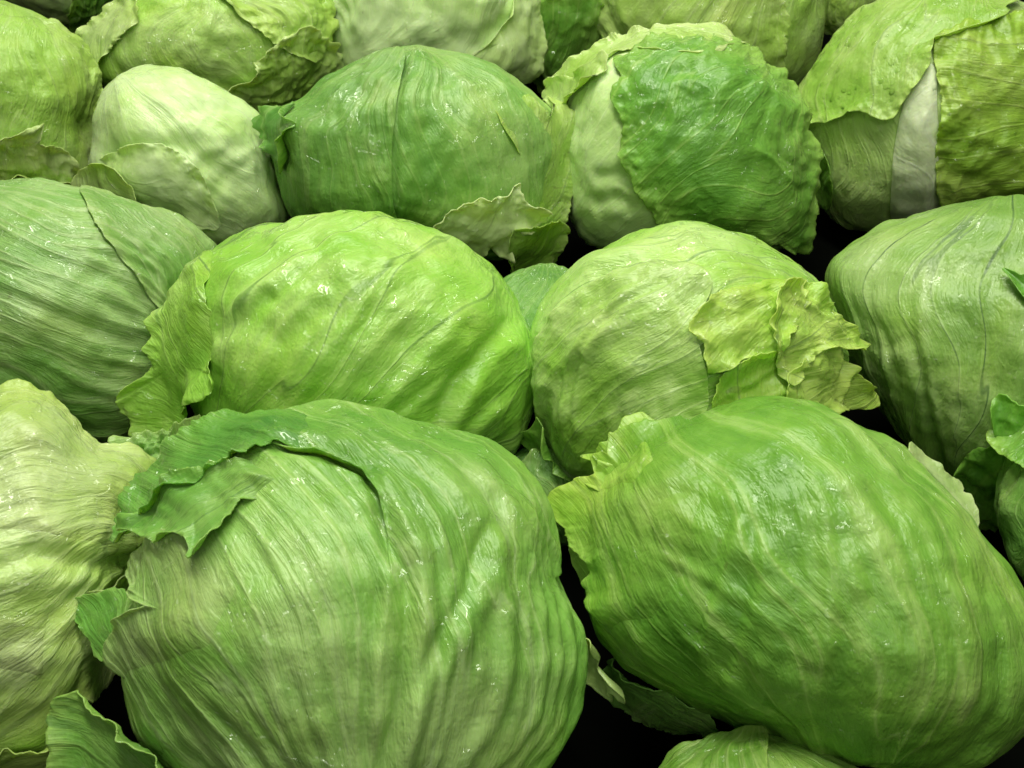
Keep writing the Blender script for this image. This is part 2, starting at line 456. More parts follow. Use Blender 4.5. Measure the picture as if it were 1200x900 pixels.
        th = np.linspace(-math.pi, math.pi, nth, endpoint=False)
        k = np.linspace(0, 1, nt + 1)[1:] ** .85
        T, TH = np.meshgrid(k, th, indexing='ij'); T = T.ravel(); TH = TH.ravel()
        cs = np.stack([np.cos(TH), np.sin(TH), np.full_like(TH, seed * 1.7)], 1)
        r = lookup(R, TH)
        ar = r.mean() / 40.0
        jg = perlin(cs * (3.1 * ar, 3.1 * ar, 1)) * .8 + perlin(cs * (8 * ar, 8 * ar, 1) + 5) * .6 + (.25 - np.abs(perlin(cs * (17 * ar, 17 * ar, 1) + 8))) * 1.5 * np.clip(.3 + 1.6 * perlin(cs * (2.2 * ar, 2.2 * ar, 1) + 31), 0, 1.3)
        r = r * (1 + 1.3 * jag * jg * T ** 4 / max(1.0, ar ** .7))
        T = np.concatenate([[0], T]); TH = np.concatenate([[0], TH]); r = np.concatenate([[0], r]); cs = np.concatenate([[[0, 0, seed]], cs])
        X = c[0] + T * r * np.cos(TH); Y = c[1] + T * r * np.sin(TH)
        q = s.plane_many(X, Y)
        th2 = np.arctan2(q[:, 1], q[:, 0]); Rb = lookup(s.R, th2)
        sn0 = np.hypot(q[:, 0], q[:, 1]) / s.Rm
        Rb = s.Rm + (Rb - s.Rm) * sstep(0.0, 0.85, sn0)
        rho = np.hypot(q[:, 0], q[:, 1]) / Rb
        r0 = .9; h0 = math.sqrt(1 - r0 * r0); sl0 = r0 / h0
        u = np.maximum(rho - r0, 0)
        hz = np.where(rho < r0, np.sqrt(np.maximum(1 - rho * rho, 0.0)), h0 - slope * u - (sl0 - slope) * .08 * (1 - np.exp(-u / .08)))
        d = np.stack([np.cos(th2) * np.minimum(rho, .9999), np.sin(th2) * np.minimum(rho, .9999), np.maximum(hz, .02)], 1)
        d /= np.linalg.norm(d, axis=1)[:, None]
        P = np.stack([q[:, 0], q[:, 1], hz * s.D], 1)
        nrm = np.stack([d[:, 0] / Rb, d[:, 1] / Rb, d[:, 2] / s.D], 1); nrm /= np.linalg.norm(nrm, axis=1)[:, None]
        bv = s.b if base is None else s.base_dir(*base)
        V0 = s.veins(d)
        V = V0 if base is None and swirl is None else s.veins(d, bv, swirl, seed, None if tip is None else s.base_dir(*tip))
        h = s.relief(d, q[:, 0], q[:, 1], V0) * pl_
        ex = 1e-3 * (off + lift * T ** lp)
        fq = np.stack([q[:, 0], q[:, 1], np.full_like(T, seed * 1.3)], 1) * (95.0 * fs, 95.0 * fs, 1)
        ex = ex + frill * 1e-3 * T ** fp * (perlin(fq) * 1.5 + .8 * perlin(fq * (2.1, 2.1, 1) + 7) + .3 * perlin(fq * (4.5, 4.5, 1) + 3) + .2)
        if crumple:
            nn = d * ck + seed + .35 * np.stack([perlin(d * ck * .8 + 3), perlin(d * ck * .8 + 13), perlin(d * ck * .8 + 23)], 1)
            ex = ex + crumple * 1e-3 * (1.6 * (.3 - np.sqrt(perlin(nn) ** 2 + .004)) + .6 * perlin(nn * 1.9 + 4) + .3 * (.3 - np.sqrt(perlin(nn * 3.1 + 8) ** 2 + .004))) * (.4 + .6 * sstep(0, .6, T))
        for bx, by, br, ba in bumps:
            ex = ex + ba * 1e-3 * np.exp(-((X - bx) ** 2 + (Y - by) ** 2) / (br * br))
        sw = np.zeros_like(T)
        if len(sink):                                   # along this line the leaf runs on into the ball: no free edge
            pl, wpx = sink
            dd, _, _ = polydist(X, Y, np.array(pl, float)); sw = sstep(wpx, wpx * .15, dd)
        h = h + ex * (1 - sw) - 1.0e-3 * sw
        P = P + nrm * h[:, None]
        W = s.world(P) - s.foot
        tn = s.tones(d, V, tone, q) + edge * T ** 9
        tn = tn * (1 - sw) + s.tones(d, V0, None, q) * sw
        lm = np.clip(s.limey(q[:, 0], q[:, 1], d) + lime + elime * T ** 6, 0, 1)  # limer rim: pigment, plus light through thin edges put into the colour
        ring = 1 + np.arange(nt * nth).reshape(nt, nth)
        a = ring[:-1]; b = ring[1:]
        # photograph y runs down, so the winding is turned to face the camera
        qd = np.stack([a, np.roll(a, -1, 1), np.roll(b, -1, 1), b], -1).reshape(-1, 4)
        t1 = np.stack([np.zeros(nth, int), np.roll(ring[0], -1), ring[0]], -1)
        ob = build_mesh(name, W, qd, t1, mat or s.mat, parent or s.empty, {'vein': V, 'tone': tn, 'lime': lm, 'rest': P + (s.seed if V is V0 else seed) * .37})
        md = ob.modifiers.new('thickness', 'SOLIDIFY'); md.thickness = thick * 1e-3; md.offset = -1
        if label: ob['label'] = label
        return ob
    def plane_many(s, X, Y):
        r = CF + CR * ((X - 600) / FPX)[:, None] + CU * ((450 - Y) / FPX)[:, None]
        t = ((s.C - CAM) @ s.ez) / (r @ s.ez)
        p = CAM + r * t[:, None] - s.C
        return np.stack([p @ s.ex, p @ s.ey], 1)
# ------------------------------------------------------------------ the shelf
def shelf():
    me = bpy.data.meshes.new('display_shelf')
    x, y0, y1, t = 1.3, -0.5, 2.2, 0.02
    v = [(-x, y0, 0), (x, y0, 0), (x, y1, 0), (-x, y1, 0), (-x, y0, -t), (x, y0, -t), (x, y1, -t), (-x, y1, -t)]
    f = [(0, 1, 2, 3), (7, 6, 5, 4), (0, 4, 5, 1), (1, 5, 6, 2), (2, 6, 7, 3), (3, 7, 4, 0)]
    me.from_pydata(v, [], f); me.update(); me.materials.append(shelf_material())
    o = bpy.data.objects.new('display_shelf', me); col.objects.link(o); o['kind'] = 'structure'
shelf()

M = leaf_material
m_front_l = M((.44, .65, .21), (.125, .33, .042), vein=(.46, .66, .26), vein_amt=.5, rib=.25, fk=26, seed=1, wet=.6)
m_front_l_dark = M((.30, .54, .12), (.075, .25, .032), vein=(.10, .24, .05), rib=.2, fk=24, seed=2, wet=.6)
m_front_r = M((.36, .57, .135), (.11, .30, .028), vein=(.40, .60, .17), vein_amt=.45, rib=.3, fk=24, seed=3, wet=.4)
m_front_r_edge = M((.46, .68, .13), (.16, .40, .030), fk=18, seed=4, wet=.4, sss=.3)
m_mid_l = M((.50, .74, .20), (.20, .48, .040), vein=(.16, .32, .06), vein_amt=.65, rib=.22, fk=20, seed=5, wet=.8)
m_mid_r = M((.54, .75, .25), (.22, .48, .045), vein=(.18, .34, .08), vein_amt=.55, rib=.22, fk=24, seed=6, wet=.8)
m_mid_r_flap = M((.54, .76, .16), (.21, .50, .030), fk=14, seed=7, wet=.8, rib=.2, sss=.3)
m_left = M((.40, .58, .22), (.13, .32, .055), vein=(.42, .60, .24), rib=.42, fk=26, seed=8, wet=.6)
m_left_low = M((.58, .74, .29), (.32, .51, .09), vein=(.30, .44, .12), vein_amt=.3, rib=.2, fk=18, seed=9, wet=.6)
m_right = M((.44, .59, .23), (.18, .35, .060), vein=(.09, .18, .05), vein_amt=.85, rib=.25, fk=20, seed=10, wet=.35)
m_pale = M((.72, .88, .46), (.45, .67, .20), vein=(.42, .56, .22), vein_amt=.25, rib=.2, fk=14, seed=11, wet=.4, bump=.6)
m_yellow = M((.58, .76, .28), (.27, .50, .060), vein=(.25, .42, .08), vein_amt=.3, rib=.22, fk=18, seed=12, wet=.6)
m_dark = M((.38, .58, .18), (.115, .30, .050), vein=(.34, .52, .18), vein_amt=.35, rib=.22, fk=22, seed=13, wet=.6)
m_leafgreen = M((.32, .56, .11), (.105, .31, .035), vein=(.30, .52, .13), vein_amt=.35, fk=14, seed=14, wet=.8)
m_topright = M((.46, .67, .18), (.20, .44, .040), vein=(.20, .36, .08), fk=18, seed=15, wet=.6, sss=.3)
m_olive = M((.46, .66, .13), (.21, .41, .03), fk=18, seed=16, wet=.6, vein_amt=.3, sss=.3)
m_rib = M((.84, .92, .64), (.64, .78, .42), vein_amt=.1, fk=14, seed=17, wet=.2, bump=.6)

# ------------------------------------------------------------------ back row
h = Head('pale head half out of frame in the top left corner', (70, -50), [(-10, -40), (0, -110), (70, -140), (150, -110), (165, -40), (138, 10), (110, 32), (60, 25), (15, 5)],
         (60, 60), seed=31, mat=m_pale, tone=(.45, .4), dz=-.01)
h.leaf([(84, -10), (110, -30), (150, -20), (160, 5), (130, 30), (95, 40), (80, 25)], mat=m_leafgreen, frill=4, lift=3, jag=.08, tone=(.6, .4), off=2, crumple=3)

h = Head('yellow-green head with ruffled flap at lower right, behind the pale smooth head', (245, 45),
         [(100, 45), (130, 8), (200, -25), (320, -28), (384, 0), (390, 60), (372, 98), (330, 125), (250, 130), (160, 115), (110, 90)],
         (280, 150), seed=32, mat=m_yellow, tone=(.35, .5), pleat=2.5, pk=4, lump=4)
h.leaf([(100, 40), (118, 22), (160, 0), (175, 20), (150, 45), (130, 70), (120, 92), (112, 70), (96, 55)], mat=m_yellow, frill=4, lift=3, jag=.1, tone=(.1, .3), off=1.5, edge=0)
h.leaf([(300, 60), (345, 35), (388, 60), (390, 92), (366, 100), (340, 130), (310, 128), (275, 115), (262, 98), (285, 85)], mat=m_yellow, frill=5, lift=4, jag=.08, tone=(.35, .5), off=3, crumple=3, ck=6)
h.leaf([(250, -10), (300, -25), (372, -10), (386, 30), (366, 70), (330, 60), (300, 40)], mat=m_yellow, frill=3, lift=2, jag=.06, tone=(.5, .4), off=1.5, crumple=3)

h = Head('whitish head with swirling folds, half cut off at the top centre', (508, 15),
         [(388, 35), (390, -30), (440, -90), (560, -95), (612, -30), (628, 40), (622, 90), (560, 115), (450, 115), (402, 95)],
         (420, 60), seed=33, mat=m_pale, tone=(.1, .4), lime=-.4, swirl=.6, pleat=4, pk=2.6, lump=4,
         creases=[([(480, 60), (520, 40), (560, 50), (600, 20), (590, -10)], 4, 14, 'groove')])
h.leaf([(530, 70), (560, 55), (590, 20), (600, -30), (625, 10), (630, 60), (618, 95), (570, 90)], mat=m_pale, tone=(.35, .4), lift=2.5, frill=2, off=1.5)

h = Head('bright green leafy head wedged behind the split head and the torn leaf head', (668, -20),
         [(590, -10), (600, -90), (668, -120), (740, -90), (750, -20), (724, 42), (690, 74), (655, 104), (628, 90), (605, 50)],
         (690, -140), seed=34, mat=m_leafgreen, tone=(.25, .5), pleat=3, lump=3)
h.leaf([(610, 20), (630, -10), (690, -10), (722, 35), (690, 72), (660, 82), (650, 103), (628, 98), (616, 60)], mat=m_leafgreen, tone=(.25, .5), frill=2.5, jag=.06, off=1.5, crumple=2, ck=3)

h = Head('broad yellow-green head cut off at the top, right of centre', (850, 5),
         [(705, 0), (720, -60), (800, -110), (900, -110), (965, -40), (972, 10), (955, 70), (930, 104), (880, 110), (800, 100), (735, 70), (712, 40)],
         (900, -120), seed=35, mat=m_yellow, tone=(.35, .5), pleat=2.5, pk=4)
h.leaf([(705, 0), (760, -40), (850, -50), (910, 0), (912, 60), (912, 84), (870, 70), (820, 58), (760, 50), (722, 48)], mat=m_yellow, tone=(.45, .4), frill=2.5, lift=2, jag=.05, off=2)

h = Head('sliver of lime head in the gap left of the droplet head', (1000, -12),
         [(962, -5), (975, -50), (1020, -60), (1050, -30), (1040, 10), (1000, 40), (970, 35)], (1000, -60), seed=36, mat=m_yellow, tone=(.55, .4), dz=-.004)
h.leaf([(962, 0), (985, -30), (1030, -40), (1040, 0), (1000, 35), (968, 36)], mat=m_yellow, tone=(.5, .4), frill=2, off=1.5)

h = Head('head with leaves tucked at its foot, at the left edge of the back row', (12, 118),
         [(-70, 110), (-50, 20), (0, 2), (55, 22), (98, 60), (113, 105), (102, 150), (106, 190), (92, 222), (20, 235), (-60, 200)],
         (10, 250), seed=37, mat=m_yellow, tone=(.55, .4), pleat=3, pk=4, grad=(-.1, .1, 0))
h.leaf([(40, 20), (75, 35), (100, 60), (114, 105), (104, 140), (106, 190), (92, 220), (80, 195), (86, 150), (70, 90)], mat=m_yellow, tone=(.55, .4), lift=2, frill=2, off=1.5, edge=-.2, sink=([(40, 10), (62, 90), (80, 150), (74, 200)], 22))
h.leaf([(-30, 165), (0, 158), (45, 140), (40, 160), (70, 170), (85, 200), (60, 225), (0, 225), (-40, 210)], mat=m_yellow, tone=(.2, .4), lift=4, frill=4, off=3, crumple=3, jag=.06)
h.leaf([(0, 200), (20, 188), (42, 196), (80, 200), (95, 218), (60, 235), (0, 235)], mat=m_yellow, tone=(.4, .4), lift=4, frill=5, ff=6, off=6, jag=.06)

h = Head('smooth whitish head with pale folds, left of the dark split head', (222, 182),
         [(108, 165), (112, 122), (130, 94), (165, 80), (212, 82), (255, 100), (300, 130), (318, 175), (326, 225), (335, 262), (285, 295), (230, 290), (150, 250), (108, 220)],
         (320, 290), sweeps=[([(150, 200), (200, 150), (260, 140), (300, 160)], [(260, 280), (270, 230), (300, 200), (318, 190)], 6, .8, 8)], seed=38, mat=m_pale, tone=(.15, .35), lime=-.2, pleat=2.0, pk=3, grad=(0, .05, .1), base_pale=.2,
         creases=[([(118, 195), (160, 175), (210, 170), (260, 200), (290, 230)], 3, 9, 'groove')])
h.leaf([(112, 195), (150, 175), (190, 170), (225, 190), (245, 225), (250, 260), (200, 245), (140, 225)], mat=m_pale, tone=(.25, .4), lift=2, frill=3, off=1.5, edge=-.1, elime=0, sink=([(112, 195), (112, 215), (140, 228), (200, 248)], 30))
h.leaf([(112, 200), (135, 190), (160, 205), (175, 235), (140, 228), (112, 218)], mat=m_yellow, tone=(.2, .4), lift=3, frill=3, ff=4, off=5)

h = Head('head under a beaded leaf with a white rib, in the top right corner', (1095, 130),
         [(938, 150), (950, 100), (975, 50), (1010, 15), (1060, -8), (1150, -8), (1210, 8), (1275, 60), (1285, 170), (1230, 245), (1130, 262), (1050, 268), (990, 268), (955, 225)],
         (1070, 290), seed=39, mat=m_yellow, tone=(.05, .35), lime=-.3, pleat=2, pk=4,
         dents=[(1010, 200, 40, -2)])
h.leaf([(935, 118), (950, 88), (975, 48), (1010, 14), (1060, -10), (1150, -8), (1205, 8), (1200, 28), (1105, 45), (1090, 85), (1066, 120), (1050, 138), (1015, 130), (985, 142), (965, 140), (950, 158), (940, 140)],
       c=(1040, 70), mat=m_topright, tone=(.35, .35), lift=4, lp=6, frill=2.5, off=2.5, jag=.03, base=(1150, -40), sink=([(930, 110), (945, 78), (970, 36), (1005, 0), (1060, -25), (1150, -22)], 28), label='light green upper leaf beaded with water drops')
h.leaf([(1100, 50), (1150, 35), (1230, 25), (1280, 70), (1280, 170), (1235, 240), (1150, 245), (1105, 230), (1096, 180), (1102, 120), (1095, 80)],
       mat=m_olive, tone=(.5, .45), lift=2, frill=2.5, off=2.0, jag=.05, base=(1350, 140), pl_=1.5, crumple=2, label='ruffled olive leaf turned to the light')
h.leaf([(1052, 268), (1050, 200), (1056, 150), (1070, 105), (1085, 84), (1097, 85), (1098, 130), (1103, 190), (1098, 268)], name='leaf_rib', mat=m_rib, tone=(.2, .2), lift=-5, lp=2, elime=0, frill=.3, off=6, jag=.0, base=(1075, 300),
       thick=1.5, edge=0, label='thick white rib standing up between the leaves')
h.leaf([(948, 165), (962, 162), (978, 180), (984, 215), (975, 240), (958, 225)], mat=m_leafgreen, tone=(.4, .3), off=1.2, frill=.5, lift=.5)
HEAD_DROPS = h

h = Head('dark green head with a split running down its middle, second row', (483, 178),
         [(314, 140), (330, 125), (352, 118), (385, 88), (445, 62), (500, 56), (572, 74), (632, 112), (655, 150), (652, 210), (640, 270), (600, 300), (540, 300), (460, 290), (390, 275), (345, 255), (324, 195)],
         (480, 310), sweeps=[([(360, 120), (342, 190), (375, 262)], [(610, 115), (600, 190), (560, 270)], 12, .6, 6)], seed=40, mat=m_dark, tone=(.48, .4), pleat=2.0, pk=5, pm=.8, grad=(-.22, -.05, 0), warp=.2, lump=3.5,
         creases=[([(475, 60), (471, 100), (467, 140), (464, 180), (465, 262)], 3, 5, 'groove'), ([(486, 58), (482, 120), (476, 180), (482, 262)], 1.0, 12, 'ridge')],
         dents=[(510, 120, 16, -3), (425, 112, 10, -2), (345, 178, 16, -3)])
h.leaf([(474, 70), (470, 100), (466, 140), (462, 180), (463, 225), (466, 280), (400, 275), (350, 250), (330, 195), (335, 140), (390, 98), (440, 76)], c=(405, 175), mat=m_dark, tone=(.48, .4), off=1.2, lift=1.4, lp=8, frill=.6, jag=.004, elime=0, edge=-.05, smooth=1,
       sink=([(440, 50), (385, 80), (318, 140), (322, 200), (345, 262), (400, 290), (466, 305)], 40), nt=60, label='left half of the split leaf')
h.leaf([(312, 145), (325, 128), (345, 130), (358, 120), (352, 140), (366, 150), (350, 165), (345, 200), (325, 190)], mat=m_dark, tone=(.75, .4), lift=2.5, frill=4, off=1, jag=.1)
h.leaf([(560, 100), (600, 95), (635, 112), (657, 150), (655, 200), (646, 250), (640, 290), (622, 326), (606, 318), (598, 328), (585, 300), (590, 270), (610, 220), (625, 170), (600, 130)], c=(622, 205),
       mat=m_topright, tone=(.45, .4), lift=4, lp=4, frill=3, off=2, jag=.05, slope=.8, base=(600, 60), sink=([(632, 95), (590, 85), (552, 98), (590, 130), (615, 170), (605, 225)], 42))
h.leaf([(498, 262), (520, 235), (545, 225), (575, 222), (592, 208), (596, 228), (616, 236), (618, 252), (596, 262), (580, 285), (560, 280), (540, 300), (515, 285)],
       mat=m_pale, tone=(.35, .4), lime=0.1, lift=3, frill=4, fs=1.3, off=4, jag=.06, crumple=2.5, ck=4, label='pale torn flap folded over at the lower right')
h.leaf([(585, 262), (610, 250), (640, 250), (640, 285), (625, 322), (605, 318), (597, 328), (580, 290)], mat=m_topright, tone=(.6, .3), lift=3, frill=3, off=6, jag=.05)

h = Head('pale head wearing one crinkled bright green torn leaf, second row', (800, 168),
         [(658, 195), (662, 150), (672, 105), (690, 75), (740, 50), (800, 42), (868, 60), (918, 100), (943, 155), (948, 225), (930, 285), (860, 305), (760, 305), (695, 290), (668, 250)],
         (660, 300), seed=41, mat=m_pale, tone=(.18, .3), lime=-.2, pleat=1.6, pk=3.5, grad=(0, .1, 0), base_pale=.1,
         creases=[([(700, 205), (730, 200), (760, 215)], 2.5, 8, 'groove'), ([(695, 232), (730, 228), (770, 240)], 2.0, 8, 'groove')])
h.leaf([(650, 115), (672, 82), (720, 52), (780, 42), (850, 48), (860, 70), (800, 75), (745, 68), (715, 80), (690, 105), (668, 135)], c=(735, 62), mat=m_yellow, tone=(.4, .4), lift=2.5, frill=2.5, off=1.5, jag=.08, edge=-.4)
h.leaf([(645, 112), (660, 100), (690, 95), (715, 80), (722, 92), (695, 110), (678, 130), (668, 160), (660, 130)], mat=m_yellow, tone=(.25, .3), lift=3, frill=4, off=3, jag=.12)
h.leaf([(724, 78), (745, 74), (762, 58), (820, 52), (880, 70), (922, 105), (945, 160), (948, 225), (946, 275), (930, 292), (900, 275), (850, 270), (790, 262), (770, 240), (748, 205), (735, 175), (740, 150), (728, 120), (738, 100)],
       c=(840, 165), mat=m_leafgreen, tone=(.55, .35), lift=1.5, frill=2.5, off=2.2, jag=.05, crumple=3.0, ck=2.6, base=(900, 60), nt=70, pl_=.5, edge=-.5,
       bumps=[(760, 105, 16, 3), (850, 240, 20, 3)], label='crinkled bright green torn leaf over the pale head')

# ------------------------------------------------------------------ lower layer, seen in the gaps
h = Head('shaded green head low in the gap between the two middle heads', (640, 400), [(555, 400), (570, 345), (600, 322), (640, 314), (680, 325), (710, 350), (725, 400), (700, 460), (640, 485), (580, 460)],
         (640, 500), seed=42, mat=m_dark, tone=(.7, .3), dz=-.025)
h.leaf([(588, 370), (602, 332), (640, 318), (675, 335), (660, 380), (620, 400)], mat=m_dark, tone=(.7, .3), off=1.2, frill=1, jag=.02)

# ------------------------------------------------------------------ middle row
h = Head('grey-green head with ribs fanning from its right side, at the left edge', (85, 365),
         [(-110, 380), (-90, 280), (-30, 225), (35, 212), (100, 222), (160, 240), (215, 262), (250, 288), (252, 315), (238, 380), (222, 450), (190, 510), (140, 535), (60, 520), (-30, 500), (-95, 450)],
         (222, 408), sweeps=[([(208, 398), (130, 305), (55, 225)], [(205, 450), (120, 500), (30, 505)], 11, 1.1, 7), ([(212, 395), (190, 320), (140, 245)], [(230, 380), (240, 320), (230, 275)], 4, .5, 6)], seed=43, mat=m_left, tone=(.45, .4), swirl=0.0, warp=.25, pleat=3.0, pk=4.5, pm=.5, grad=(.05, -.15, 0), base_pale=.15)
h.leaf([(95, 222), (150, 236), (215, 260), (252, 290), (250, 318), (238, 350), (222, 385), (208, 398), (180, 372), (150, 330), (110, 280)], mat=m_left, tone=(.55, .4), base=(215, 430), off=.9, lift=.8, frill=.8, jag=.015, seed=3,
       sink=([(95, 205), (150, 218), (220, 240), (268, 280), (262, 330), (245, 370)], 38), label='leaf panel with its edge running down to the rib base')

h = Head('pale ribbed head with a dark frilled leaf, at the right edge', (1160, 408),
         [(966, 320), (1000, 285), (1060, 255), (1130, 238), (1200, 232), (1290, 255), (1350, 350), (1345, 480), (1280, 570), (1190, 600), (1130, 580), (1070, 530), (1015, 455), (985, 385)],
         (1120, 620), tip=(1190, 200), sweeps=[([(1095, 560), (1035, 450), (1010, 350), (1050, 262)], [(1190, 570), (1270, 450), (1280, 330), (1240, 245)], 11, .8, 8)], seed=44, mat=m_right, tone=(.5, .45), warp=.12, pleat=2.6, pk=4.5, pm=.5, grad=(0, .12, 0), base_pale=.2,
         creases=[([(1110, 560), (1098, 500), (1090, 440), (1080, 380)], 2.5, 6, 'groove')])
h.leaf([(1118, 545), (1140, 515), (1165, 500), (1160, 465), (1172, 455), (1190, 460), (1230, 470), (1240, 520), (1200, 560), (1160, 585), (1125, 570)], mat=m_leafgreen, tone=(.85, .3), lift=3, frill=4, off=2, jag=.07, label='dark green frilled leaf at the foot', crumple=3)
h.leaf([(1172, 325), (1190, 335), (1215, 330), (1225, 380), (1200, 365)], mat=m_leafgreen, tone=(.7, .3), lift=2, frill=1, off=2, jag=.04)

h = Head('glossy light green head with a drooping flap at its left, middle row', (425, 398),
         [(205, 430), (207, 370), (222, 325), (262, 290), (325, 262), (390, 246), (465, 254), (540, 284), (588, 328), (614, 378), (628, 430), (622, 490), (602, 530), (520, 560), (400, 570), (290, 550), (235, 500)],
         (300, 590), seed=45, mat=m_mid_l, tone=(.42, .42), tip=(720, 230), warp=.12, sweeps=[([(240, 480), (270, 380), (340, 300), (430, 262)], [(400, 510), (470, 420), (540, 350), (590, 345)], 9, 1.0, 8), ([(430, 510), (490, 450), (560, 400), (605, 390)], [(560, 530), (590, 490), (612, 460)], 4, 1.2, 8)], pleat=1.8, pk=4.0, pm=.7, grad=(0, -.12, 0), lump=3.5,
         creases=[([(270, 400), (300, 375), (335, 345)], 3, 9, 'groove'), ([(500, 500), (520, 440), (560, 400), (600, 370)], 3.5, 10, 'groove'), ([(512, 505), (530, 452), (566, 414), (606, 388)], 1.5, 10, 'ridge')],
         dents=[(372, 306, 16, -3.5), (465, 392, 22, -3.5), (500, 330, 30, -2.5), (445, 365, 25, -1.5), (300, 340, 25, 1.5)])
h.leaf([(166, 464), (186, 458), (200, 430), (205, 390), (212, 350), (235, 312), (262, 300), (262, 345), (270, 390), (268, 430), (284, 436), (276, 452), (246, 468), (238, 492), (234, 512), (212, 510), (196, 516), (186, 486)],
       c=(226, 425), mat=m_mid_l, tone=(.6, .35), lift=4.5, lp=4, frill=4, ff=6, off=2, jag=.06, slope=.5, base=(250, 280), bumps=[(185, 470, 30, 6), (255, 450, 18, 5)], edge=-.2, nt=60, sink=([(200, 345), (225, 305), (265, 290), (278, 330), (276, 370), (272, 410)], 30), label='frilled flap drooping off the left side')

h = Head('bright head with a crumpled leaf torn open on its right, middle row', (800, 415),
         [(620, 440), (619, 385), (642, 338), (690, 295), (750, 270), (822, 264), (882, 276), (930, 308), (964, 345), (985, 385), (990, 440), (975, 500), (920, 550), (830, 590), (740, 590), (680, 568), (640, 520)],
         (690, 610), seed=46, mat=m_mid_r, tone=(.36, .42), tip=(1000, 430), warp=.12, sweeps=[([(700, 540), (692, 440), (740, 375), (820, 335), (900, 330)], [(632, 480), (638, 390), (700, 310), (800, 275), (935, 322)], 10, 1.1, 8), ([(720, 550), (730, 470), (770, 420)], [(800, 500), (790, 450), (800, 400)], 4, .8, 8)], pleat=2.6, pk=4.2, pm=.7, lump=3, grad=(0, .02, -.05),
         creases=[([(700, 335), (745, 320), (800, 312), (840, 318)], 2.5, 8, 'groove')])
h.leaf([(648, 500), (646, 440), (652, 395), (690, 355), (745, 325), (800, 322), (830, 345), (812, 385), (822, 430), (824, 470), (800, 505), (760, 545), (715, 565), (680, 560), (655, 530)],
       mat=m_mid_r, tone=(.38, .4), off=1.6, lift=1.2, lp=5, frill=1.0, jag=.015, bumps=[(780, 480, 22, 3), (740, 420, 30, 2)], nt=64, elime=0, edge=-.1, sink=([(645, 500), (665, 545), (715, 572), (770, 550)], 30), label='ribbed leaf wrapped round the left side')
h.leaf([(622, 500), (640, 492), (650, 480), (660, 520), (680, 555), (700, 560), (684, 572), (660, 560), (638, 525)], mat=m_leafgreen, tone=(.55, .3), lift=3, frill=3, off=2, jag=.08, label='dark green leaf tip at lower left')
h.leaf([(905, 470), (900, 440), (930, 415), (960, 408), (985, 440), (1018, 462), (990, 476), (960, 470), (940, 485)], c=(945, 452), mat=m_mid_r_flap, tone=(.05, .25), elime=.1, lift=2.5, frill=2.5, off=2.5, jag=.05, slope=.9, edge=0, crumple=3, label='yellowish leaf end poking out at the right')
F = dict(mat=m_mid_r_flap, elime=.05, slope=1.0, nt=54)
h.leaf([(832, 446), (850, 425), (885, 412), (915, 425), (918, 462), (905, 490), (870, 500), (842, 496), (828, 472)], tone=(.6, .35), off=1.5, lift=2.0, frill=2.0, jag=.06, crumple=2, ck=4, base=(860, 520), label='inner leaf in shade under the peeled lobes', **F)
h.leaf([(892, 352), (915, 340), (942, 350), (965, 374), (993, 404), (972, 410), (950, 407), (928, 420), (908, 444), (893, 425), (884, 390)], c=(925, 385), tone=(.45, .35), off=3.0, lift=2.5, lp=4, frill=3.2, fs=1.3, jag=.07, crumple=2.5, ck=4, base=(880, 420), label='bright frilled lobe turned out to the right', **F)
h.leaf([(806, 390), (822, 368), (840, 350), (872, 342), (902, 330), (926, 346), (924, 378), (900, 398), (892, 420), (862, 418), (838, 432), (822, 428), (818, 405)], c=(866, 382), tone=(.4, .4), off=2.6, lift=2.4, lp=4, frill=2.6, fs=1.2, jag=.07, crumple=3, ck=4, base=(930, 330), sink=([(845, 340), (880, 328), (915, 322)], 22), label='crumpled bright leaf peeled open', **F)

# ------------------------------------------------------------------ scraps low between the heads
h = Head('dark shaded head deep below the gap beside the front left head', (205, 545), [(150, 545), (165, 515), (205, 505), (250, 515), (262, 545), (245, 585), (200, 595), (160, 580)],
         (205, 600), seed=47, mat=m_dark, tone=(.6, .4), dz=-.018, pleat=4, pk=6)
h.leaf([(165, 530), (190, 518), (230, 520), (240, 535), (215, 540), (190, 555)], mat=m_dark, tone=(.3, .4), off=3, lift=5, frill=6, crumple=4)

h = Head('shaded green head at the right edge beside the frilled leaf', (1300, 610),
         [(1166, 600), (1172, 560), (1195, 520), (1240, 480), (1320, 470), (1400, 520), (1430, 610), (1400, 700), (1320, 745), (1240, 720), (1192, 670)],
         (1240, 760), seed=48, mat=m_dark, tone=(.5, .4), pleat=3, dz=-.004)
h.leaf([(1180, 530), (1188, 500), (1210, 485), (1250, 490), (1270, 530), (1240, 560), (1200, 550)], mat=m_leafgreen, tone=(.5, .4), off=2, lift=3, frill=3, jag=.07)

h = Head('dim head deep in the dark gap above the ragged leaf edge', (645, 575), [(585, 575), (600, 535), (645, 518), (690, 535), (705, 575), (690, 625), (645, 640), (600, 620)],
         (645, 650), seed=54, mat=m_dark, tone=(.9, .3), dz=-.055)  # tone pushed to the dark end: the gap's shade put into the leaf colour
h.leaf([(610, 560), (640, 535), (680, 550), (690, 590), (650, 600)], mat=m_dark, tone=(.5, .4), off=1.5, lift=2, frill=2)

